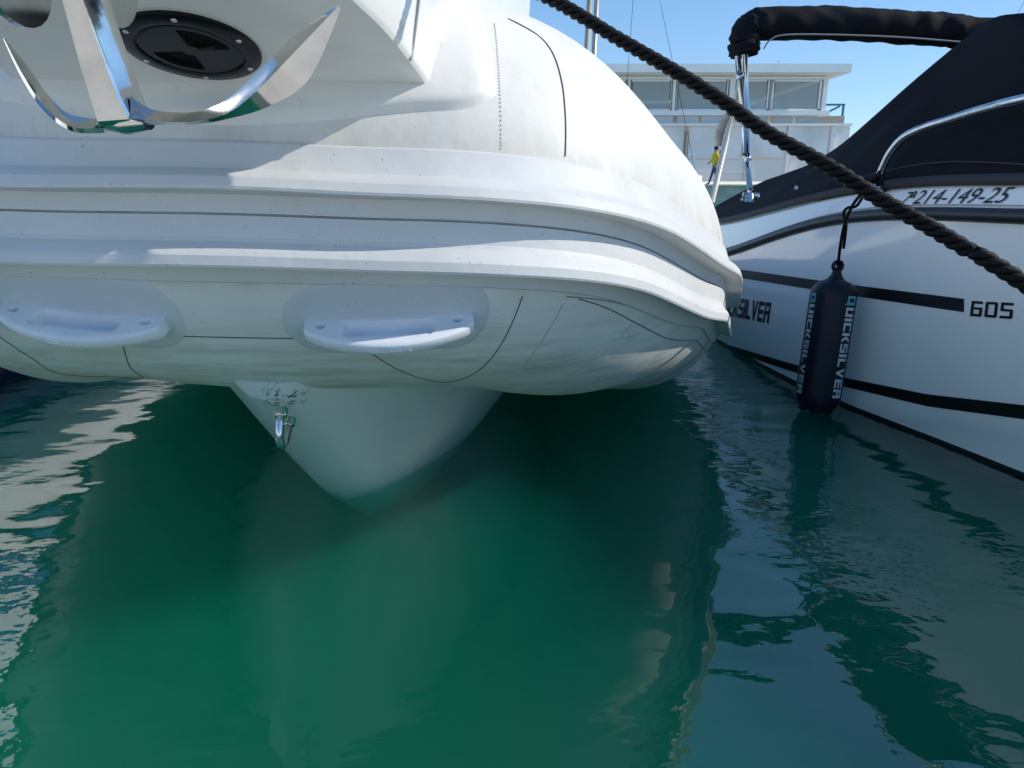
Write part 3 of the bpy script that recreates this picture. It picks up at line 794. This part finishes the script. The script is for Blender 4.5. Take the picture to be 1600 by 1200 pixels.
# ---- hand rail
HR = smooth_path([at(1372, 280, 2.58), at(1379, 262, 2.56), at(1390, 240, 2.53), at(1410, 216, 2.47), at(1440, 200, 2.38), at(1480, 187, 2.27), at(1540, 169, 2.1), at(1600, 154, 1.95), (1.40, 1.65, 1.04), (1.62, 1.2, 1.09), (1.95, .7, 1.10), (2.3, .4, 1.1)], 8)
obj('hand_rail', *tube_vf(HR, .0125, 12), M['steel'], mb)
b0 = HR[0]
obj('rail_base', *lathe([(.028, -.012), (.028, .004), (.018, .012), (.015, .02)], Vector((b0.x, b0.y, f_gz(b0.y) + .004)), Vector((0, 0, 1)), Vector((1, 0, 0)), Vector((0, 1, 0)), 20), M['steel'], mb)
# ---- folded bimini
BY = 3.25
bp = smooth_path([at(1163, 88, BY), at(1163, 66, BY), at(1170, 46, BY), at(1196, 37, BY), at(1300, 37, BY), at(1400, 42, BY), at(1480, 47, BY), at(1570, 56, BY), (3.2, BY, 1.37), (3.5, BY, 1.30)], 14)
rows = []; nb = 26
for i, p in enumerate(bp):
    T = (bp[min(i + 1, len(bp) - 1)] - bp[max(i - 1, 0)]).normalized(); a = Vector((0, 1, 0)); b = T.cross(a).normalized()
    if b.z < 0: b = -b
    row = []
    for k in range(nb):
        an = 2 * math.pi * k / nb; cs, sn = math.cos(an), math.sin(an)
        r = .066 if sn > -.3 else .066
        wr = noise.noise(Vector((i * .22 + k * .14, k * .35, 2))) * .008 + abs(noise.noise(Vector((i * .16 - k * .12, k * .1, 9)))) * -.012
        e = 1 if i > 3 else .85
        row.append(p + a * cs * (r + wr) * 1.1 * e + b * (math.copysign(abs(sn) ** .8, sn)) * (r + wr) * .98 * e)
    rows.append(row)
V, F = grid(rows, closed_v=True); F.append(tuple((len(rows) - 1) * nb + k for k in range(nb)))
bim = fix(obj('bimini_cover', V, F, M['canvas'], mb))
pip = [p + Vector((0, -.068, -.038)) for p in smooth_path([at(1186, 66, BY), at(1196, 52, BY), at(1220, 44, BY), at(1300, 44, BY), at(1400, 48, BY), at(1500, 56, BY)], 8)]
obj('piping', *tube_vf(pip, .0035, 6), mat('grey_piping', (.25, .25, .27), .6), bim)
def pole(a, b, r=.0125): return tube_vf([a, a.lerp(b, .5), b], r, 12)
bas = at(1172, 300, BY - .03)
obj('bimini_leg', *pole(at(1151, 72, BY), bas), M['steel'], mb)
obj('bimini_leg', *pole(at(1163, 60, BY + .03), at(1167, 240, BY - .05)), M['steel'], mb)
obj('bimini_hinge', *tube_vf([at(1165, 238, BY - .04), at(1169, 252, BY - .04)], .017, 12), M['steel'], mb)
obj('bimini_hinge', *tube_vf([at(1155, 115, BY - .02), at(1157, 124, BY - .02)], .018, 12), M['steel'], mb)
obj('bimini_base', *merge(lathe([(.020, -.03), (.019, 0), (.014, .006), (.013, .03)], bas + Vector((0, 0, -.012)), Vector((0, 0, 1)), Vector((1, 0, 0)), Vector((0, 1, 0)), 16), tube_vf([bas + Vector((-.03, 0, -.01)), bas + Vector((.04, 0, -.015))], .012, 10)), M['steel'], mb)
# ---- flag staff with furled flag at the stern
fs0, fs1 = at(1112, 316, 4.3), at(1153, 140, 4.3)
obj('flag_staff', *tube_vf([fs0, fs0.lerp(fs1, .58), fs0.lerp(fs1, .59), fs1], [.017, .017, .012, .012], 12), mat('cream_pole', (.62, .58, .50), .35), mb)
fl = [fs0.lerp(fs1, .51) + Vector((-.03, .02, 0)), fs0.lerp(fs1, .60) + Vector((-.04, .02, 0)), fs0.lerp(fs1, .7) + Vector((-.035, .02, 0)), fs0.lerp(fs1, .80) + Vector((-.02, .01, 0))]
obj('furled_flag', *tube_vf(smooth_path(fl, 6), [.008 + .017 * math.sin(math.pi * (.12 + .76 * k / 18)) + .002 * math.sin(k * 1.7) for k in range(19)], 10), mat('faded_cloth', (.55, .45, .36), .9, var=.3, vscale=20), mb)

# ================================================================== FENDER
ft, fb_ = at(1303, 455, 2.52), at(1277, 622, 2.48)
fen = empty('fender', tuple(fb_))
tag(fen, 'navy boat fender with white lettering hanging on a black line against the motorboat', 'fender')
ax = (ft - fb_); FL = ax.length; ax.normalize(); fx = Vector((0, -1, 0)); fx = (fx - ax * fx.dot(ax)).normalized(); fy = ax.cross(fx)   # fx towards camera, fy sideways
if fy.x < 0: fy = -fy
FR = .080
def frad(an):          # rounded four-lobed section
    return FR * (1 - .07 * (1 - math.cos(4 * (an - math.pi / 4))) / 2)
def fpt(an, s, d=0.): return fb_ + ax * s + (fx * math.cos(an) + fy * math.sin(an)) * (frad(an) + d)
prof = [(-.045, .18), (-.043, .45), (-.035, .72), (-.02, .90), (0, .98), (.02, 1.0), (FL * .5, 1.0), (FL - .02, 1.0), (FL + .005, .96), (FL + .02, .85), (FL + .032, .66), (FL + .040, .42), (FL + .052, .27), (FL + .068, .19), (FL + .078, .16)]
rows = [[fb_ + ax * s + (fx * math.cos(2 * math.pi * k / 40) + fy * math.sin(2 * math.pi * k / 40)) * frad(2 * math.pi * k / 40) * m_ for k in range(40)] for s, m_ in prof]
V, F = grid(rows, closed_v=True); F.append(tuple(range(40))[::-1]); F.append(tuple(range((len(prof) - 1) * 40, len(prof) * 40)))
fix(obj('body', V, F, M['fender'], fen))
et = fb_ + ax * (FL + .088)
pth = [et + (fy * math.cos(a) * .016 + ax * math.sin(a) * .016) for a in np.linspace(0, 2 * math.pi, 20)]
obj('eye', *tube_vf(pth, .0075, 8, False), M['fender'], fen)
vf = []
for a in (-.5, .9, 2.5, 4.2):
    b = fb_ + ax * -.03 + (fx * math.cos(a) + fy * math.sin(a)) * .042
    vf.append(tube_vf([b + ax * .03, b - ax * .016, b - ax * .022], [.02, .016, .009], 10))
fix(obj('end_lug', *merge(*vf), M['fender'], fen))
for base in (R(26), R(-82)):
    def pl_f(u, v, base=base): return fpt(base + (v - .5) * .034 / FR, FL * (.97 - .93 * u), .0012)
    letters('QUICKSILVER', pl_f, (lambda i: M['teal'] if i == 0 else M['white_print']), 'print_letter', fen, .7)
kn = at(1366, 283, 2.50)
ln = smooth_path([et, at(1313, 385, 2.50), at(1320, 350, 2.46), at(1336, 315, 2.45), kn, at(1374, 268, 2.52)], 8)
obj('line', *tube_vf(ln, .0055, 8), M['rope'], fen)
ln2 = smooth_path([at(1318, 388, 2.49), at(1322, 352, 2.45), at(1318, 334, 2.45), at(1324, 325, 2.44), at(1338, 322, 2.44), at(1350, 305, 2.45), at(1372, 275, 2.52)], 8)
obj('line', *tube_vf(ln2, .005, 8), M['rope'], fen)
kk = [kn + Vector((random.uniform(-.03, .03), random.uniform(-.02, .02), random.uniform(-.02, .025))) for _ in range(10)]
obj('knot', *tube_vf(smooth_path(kk, 5), .0085, 8), M['rope'], fen)
kk = [et + Vector((random.uniform(-.016, .016), random.uniform(-.014, .014), random.uniform(-.012, .02))) for _ in range(7)]
obj('knot', *tube_vf(smooth_path(kk, 5), .0055, 8), M['rope'], fen)

# ================================================================== NEIGHBOUR BOAT AT LEFT
nb_ = empty('cabin_boat', (-3.2, 3.2, 0))
tag(nb_, 'navy-bottomed white boat just showing under the far left of the inflatable tube', 'boat')
NX = -3.25
def nsec(Y, lo, hi, w0, w1):
    k = min(1, (Y - .55) / 2.2) ** .55 if Y > .55 else .02
    return [(NX + w0 * k, lo), (NX + (w0 + w1) / 2 * k + .01, (lo + hi) / 2), (NX + w1 * k, hi)]
def nloft(name, m, lo, hi, w0, w1, y0=.6, y1=7.5, top=False):
    rows = []
    for Y in np.linspace(y0, y1, 30):
        s_ = nsec(Y, lo, hi, w0, w1); full = s_ + ([(NX, hi + .02)] if top else [])
        rows.append([Vector((x, Y, z)) for x, z in full] + [Vector((2 * NX - x, Y, z)) for x, z in full[::-1][(1 if top else 0):]])
    V, F = grid(rows); n = len(rows[0]); F.append(tuple((len(rows) - 1) * n + k for k in range(n))); F.append(tuple(range(n))[::-1])
    return fix(obj(name, V, F, m, nb_))
M['navy'] = mat('navy_gelcoat', (.008, .018, .06), .15, coat=.5)
M['blue_canvas'] = mat('blue_canvas', (.03, .10, .24), .8, var=.2)
nloft('hull_bottom', M['navy'], -.3, .17, 1.05, 1.14)
M['neigh'] = mat('bright_gelcoat', (.90, .90, .88), .15, coat=.5)
nloft('topside', M['neigh'], .175, .60, 1.145, 1.19)
obj('rub_rail', *tube_vf([Vector((nsec(Y, .6, .6, 1.2, 1.2)[0][0], Y, .60)) for Y in np.linspace(.62, 7.5, 30)], .025, 8), M['navy'], nb_)
nloft('deck_cover', M['blue_canvas'], .605, .98, 1.12, 1.0, .9, 7.3, True)
nloft('cabin', M['neigh'], .985, 1.75, .98, .85, 1.3, 6.0, True)

# ================================================================== BACKGROUND
M['bwhite'] = mat('white_paint', (.87, .87, .86), .5, var=.06, vscale=.6)
M['bcream'] = mat('cream_wall', (.84, .82, .76), .7, var=.12, vscale=.4)
M['bgrey'] = mat('grey_panel', (.60, .62, .62), .5, var=.15, vscale=.5)
M['glass'] = mat('window_glass', (.62, .66, .66), .04, trans=.5, spec=.5)
M['curtain'] = mat('clear_curtain', (.80, .80, .77), .35, var=.22, vscale=.5, bump=.04, bscale=1.2)
BYD = 42.0
bld = empty('glazed_pavilion', tuple(at(1100, 283, BYD)))
tag(bld, 'white two-storey glazed pavilion with flat roof standing on the quay', 'building')
def bx(px0, px1, py0, py1, d0=0., d1=.3, Y=BYD):
    a, b = at(px0, py1, Y), at(px1, py0, Y); return box(a.x, b.x, Y + d0, Y + d1, a.z, b.z)
def bpart(name, vf, m, parent=None): return obj(name, *vf, m, parent or bld, smooth=False)
bpart('roof', bx(760, 1316, 105, 118, -1.2, 13), M['bwhite'])
bpart('fascia', bx(760, 1292, 119, 124, .05, .35), M['bwhite'])
bpart('floor_slab', bx(760, 1296, 173, 180.5, -.1, 12), M['bwhite'])
bpart('beam', bx(760, 1330, 193, 197, -.15, .2), M['bwhite'])
for a, b in ((980, 985.5), (1050, 1057), (1138, 1150), (1202, 1206.5), (1283, 1295)):
    bpart('column', bx(a, b, 124, 173, 0, .35), M['bwhite'])
edges = [(900, 980), (985.5, 1050), (1057, 1138), (1150, 1202), (1206.5, 1283)]
for a, b in edges:
    f = bpart('window_frame', merge(bx(a + .2, a + 2.2, 125, 172, .06, .2), bx(b - 2.2, b - .2, 125, 172, .06, .2), bx(a + 2.2, b - 2.2, 124.5, 127, .06, .2), bx(a + 2.2, b - 2.2, 170, 172.5, .06, .2)), M['bwhite'])
    bpart('pane', bx(a + 2.2, b - 2.2, 127, 170, .11, .13), M['glass'], f).matrix_parent_inverse = Matrix()
x_r = at(1290, 150, BYD).x; zt_, zb_ = at(1290, 124, BYD).z, at(1290, 173, BYD).z
for k in range(4):
    y0 = BYD + .5 + 3 * k
    f = bpart('side_post', box(x_r - .12, x_r + .06, y0 + 2.75, y0 + 2.95, zb_, zt_), M['bwhite'])
    bpart('side_pane', box(x_r - .05, x_r - .03, y0, y0 + 2.74, zb_ + .1, zt_ - .02), M['glass'])
bpart('back_wall', box(at(760, 150, BYD).x, x_r - 2.2, BYD + 11.6, BYD + 11.9, zb_, zt_), M['bcream'])
bpart('interior_wall', box(at(1148, 150, BYD).x - 1.2, at(1148, 150, BYD).x - 1.0, BYD + .5, BYD + 11.5, zb_, zt_), M['bcream'])
for k, (a, b) in enumerate(((905, 940), (945, 978), (984, 1018), (1022, 1052), (1058, 1092), (1096, 1134), (1155, 1200), (1206, 1240), (1244, 1280))):
    bpart('balustrade_panel', bx(a, b, 181.5, 192.5, .05, .12), M['bgrey'] if k < 6 else M['glass'])
bpart('ground_wall', bx(760, 1325, 198, 283, 3.0, 3.4), M['bcream'])
for a, b in ((905, 968), (973, 1070), (1075, 1162), (1169, 1230), (1233, 1298), (1301, 1330)):
    bpart('curtain', bx(a, b, 197.5, 246, .1, .16), M['curtain'])
    bpart('dado_panel', bx(a, b, 249, 283, .1, .22), M['bcream'])
for a, b in ((968, 973), (1070, 1075), (1162, 1169), (1230, 1233), (1298, 1301)):
    bpart('ground_post', bx(a, b, 197.5, 283, -.02, .22), M['bwhite'])
for y in (247.5, 268):
    bpart('rail', bx(905, 1162, y - .8, y + .8, -.3, -.24), M['bwhite'])
bpart('roof_vent', bx(1073, 1081, 100, 104.6, 1, 1.4), mat('rust_red', (.20, .08, .05), .7))
bpart('antenna', merge(tube_vf([at(1216, 105, BYD), at(1218, 95, BYD)], .03, 6), tube_vf([at(1214, 97, BYD), at(1221, 96, BYD)], .02, 6)), M['bgrey'])
# annex with teal frame
ann = empty('annex', tuple(at(1305, 283, 58)))
tag(ann, 'sandy annex with teal terrace frame beyond the right end of the glazed pavilion', 'building')
bpart('wall', bx(1255, 1320, 181, 283, 0, 6, 58), mat('sand_render', (.50, .42, .34), .8, var=.1), ann)
M['tealp'] = mat('teal_paint', (.03, .22, .30), .5)
for a, b in ((1287, 1290), (1316, 1320)): bpart('frame_post', bx(a, b, 165, 180.6, 0, .2, 58), M['tealp'], ann)
bpart('frame_beam', bx(1284, 1321, 162, 164.8, 0, .2, 58), M['tealp'], ann)
bpart('frame_brace', tube_vf([at(1288, 178, 58), at(1312, 166, 58)], .08, 6), M['tealp'], ann)
# low shrub mass beyond canopy foot
# service pedestal
ped = empty('service_pedestal', tuple(at(1081, 287, 33.4)))
tag(ped, 'slim white service pedestal standing on the quay left of the person in yellow', 'pedestal')
a = at(1081, 287, 33.4); s_ = 33.4 / 1150
bpart('post', box(a.x - .05, a.x + .05, 33.35, 33.45, .86, 2.10), M['bwhite'], ped)
bpart('head', box(a.x - .22, a.x + .08, 33.33, 33.47, 2.105, 2.22), M['bwhite'], ped)
bpart('bracket', box(a.x - .22, a.x - .052, 33.37, 33.43, 1.75, 1.82), M['bwhite'], ped)

# ---- person on the quay
def person():
    base = at(1115, 285, 34.0); z0 = .818; ph = 1.74
    root = empty('person', (base.x, 34.0, z0)); tag(root, 'person in yellow top and blue jeans walking left along the quay', 'person')
    def S(x, y, z): return Vector((base.x + x, 34.0 + y, z0 + z))
    J = {'pel': S(0, 0, .92), 'spi': S(.01, 0, 1.15), 'che': S(.02, 0, 1.36), 'nec': S(.0, 0, 1.50), 'hea': S(-.01, 0, 1.60), 'top': S(-.01, 0, 1.70),
         'hl': S(-.02, -.09, .88), 'kl': S(-.13, -.09, .49), 'al': S(-.24, -.09, .09), 'tl': S(-.38, -.09, .04),
         'hr': S(.02, .09, .88), 'kr': S(.10, .09, .49), 'ar': S(.22, .09, .10), 'tr': S(.11, .09, .03),
         'sl': S(.02, -.18, 1.40), 'el': S(.12, -.22, 1.14), 'wl': S(.02, -.22, .92), 'fl': S(-.03, -.22, .84),
         'sr': S(.02, .18, 1.40), 'er': S(-.06, .22, 1.15), 'wr': S(-.22, .20, .98), 'fr': S(-.29, .19, .95)}
    rad = {'pel': .16, 'spi': .20, 'che': .23, 'nec': .055, 'hea': .092, 'top': .065, 'hl': .09, 'kl': .062, 'al': .045, 'tl': .035, 'hr': .09, 'kr': .062, 'ar': .045, 'tr': .035,
           'sl': .065, 'el': .05, 'wl': .034, 'fl': .035, 'sr': .065, 'er': .05, 'wr': .034, 'fr': .035}
    E = [('pel', 'spi'), ('spi', 'che'), ('che', 'nec'), ('nec', 'hea'), ('hea', 'top'), ('pel', 'hl'), ('hl', 'kl'), ('kl', 'al'), ('al', 'tl'), ('pel', 'hr'), ('hr', 'kr'), ('kr', 'ar'), ('ar', 'tr'),
         ('che', 'sl'), ('sl', 'el'), ('el', 'wl'), ('wl', 'fl'), ('che', 'sr'), ('sr', 'er'), ('er', 'wr'), ('wr', 'fr')]
    names = list(J); me = D.meshes.new('body'); me.from_pydata([J[k] for k in names], [(names.index(a), names.index(b)) for a, b in E], [])
    o = D.objects.new('body_skin', me); COL.objects.link(o); o.modifiers.new('s', 'SKIN'); sub = o.modifiers.new('u', 'SUBSURF'); sub.levels = 2; sub.render_levels = 2
    for i, k in enumerate(names):
        sv = me.skin_vertices[0].data[i]; sv.radius = (rad[k], rad[k]); sv.use_root = (k == 'pel')
    dg = bpy.context.evaluated_depsgraph_get(); m2 = D.meshes.new_from_object(o.evaluated_get(dg)); D.objects.remove(o)
    m2.name = 'body'; b = D.objects.new('body', m2); COL.objects.link(b); b.parent = root; b.matrix_parent_inverse = Matrix.Translation(-root.location)
    m2.materials.clear()
    for mm in (mat('skin', (.42, .25, .17), .6), mat('yellow_top', (.80, .55, .02), .8, var=.1, vscale=6), mat('blue_jeans', (.02, .045, .12), .85), mat('dark_shoes', (.03, .03, .03), .6)): m2.materials.append(mm)
    for p in m2.polygons:
        z = p.center.z - z0; hand = any((p.center - J[h]).length < .085 for h in ('fl', 'fr', 'wl', 'wr'))
        p.material_index = 0 if (z > 1.47 or hand) else 1 if z > .86 else 2 if z > .12 else 3
        if not hand and .78 < z < .9 and abs(p.center.y - 34) > .2: p.material_index = 0
        p.use_smooth = True
    rows = [[J['hea'] + Vector((math.cos(a_) * r, math.sin(a_) * r * .95, h)) for a_ in np.linspace(0, 2 * math.pi, 16, False)] for r, h in ((.05, -.06), (.098, -.02), (.108, .04), (.095, .09), (.055, .125), (.01, .135))]
    obj('hair', *grid(rows, closed_v=True), mat('dark_hair', (.02, .016, .012), .7), root).location = (.025, 0, 0)
    return root
person()
bag = empty('rucksack', (0, 0, 0)); pb = at(1115, 285, 34.0)
bag.location = (pb.x + .24, 34.0, 1.96); tag(bag, 'small dark rucksack on the back of the person in yellow', 'bag')
rows = [[Vector((pb.x + .25 + math.cos(a_) * .085 * k, 34.0 + math.sin(a_) * .14 * k, 1.98 + h)) for a_ in np.linspace(0, 2 * math.pi, 14, False)] for k, h in ((.4, 0), (.9, .02), (1, .1), (1, .26), (.85, .36), (.3, .40))]
fix(obj('sack', *grid(rows, closed_v=True), mat('dark_nylon', (.03, .03, .035), .7), bag))

# ---- sailing boats in the harbour behind
def sailboat(X, Y, label):
    r = empty('sailboat', (X, Y, 0)); tag(r, label, 'sailboat', 'sailing boats moored in the background')
    rows = []
    for f in np.linspace(0, 1, 16):
        w_ = 1.25 * math.sin(math.pi * (.12 + .5 * f)) * (1 if f < .6 else max(.02, 1 - ((f - .6) / .4) ** 2)); x = 3.6 - 8 * f
        rows.append([Vector((X + x, Y - w_, 1.1)), Vector((X + x, Y - w_ * .9, .3)), Vector((X + x, Y, -.4)), Vector((X + x, Y + w_ * .9, .3)), Vector((X + x, Y + w_, 1.1)), Vector((X + x, Y, 1.16))])
    V, F = grid(rows, closed_v=True); F.append(tuple(range(6))); F.append(tuple(range(90, 96))[::-1])
    fix(obj('hull', V, F, M['gel'], r))
    obj('mast', *tube_vf([(X, Y, 1.1), (X + .3, Y, 12.5)], [.085, .07], 10), mat('anodised_mast', (.42, .41, .40), .4, .6), r)
    obj('furled_sail', *tube_vf([(X - .25, Y - .1, 1.5), (X + .1, Y - .1, 12.2)], [.09, .07], 8), mat('rolled_sail', (.50, .42, .36), .8, var=.2, vscale=3), r)
    sp_ = obj('spreader', *tube_vf([(X + .2, Y, 7.6), (X + 1.25, Y - .3, 7.68)], .02, 6), M['steel'], r)
    w_ = []
    for p, q in (((X + .3, Y, 12.4), (X - 4.3, Y, 1.2)), ((X + .3, Y, 12.4), (X + 3.5, Y, 1.2)), ((X + 1.25, Y - .3, 7.68), (X + .9, Y - 1.1, 1.1)), ((X + .3, Y, 12.0), (X + 1.25, Y - .3, 7.68))):
        w_.append(tube_vf([p, q], .007, 5))
    obj('rigging', *merge(*w_), M['black_plastic'], r)
    return r
m0 = at(930, 60, 24.0)
sailboat(m0.x - .12, 24.0, 'sailing boat whose twin-looking mast rises behind the inflatable tube against the sky')
m1 = at(1568, 20, 27.0)
sailboat(m1.x + 2.6, 27.0, 'sailing boat of which only a stay shows above the black cockpit cover')
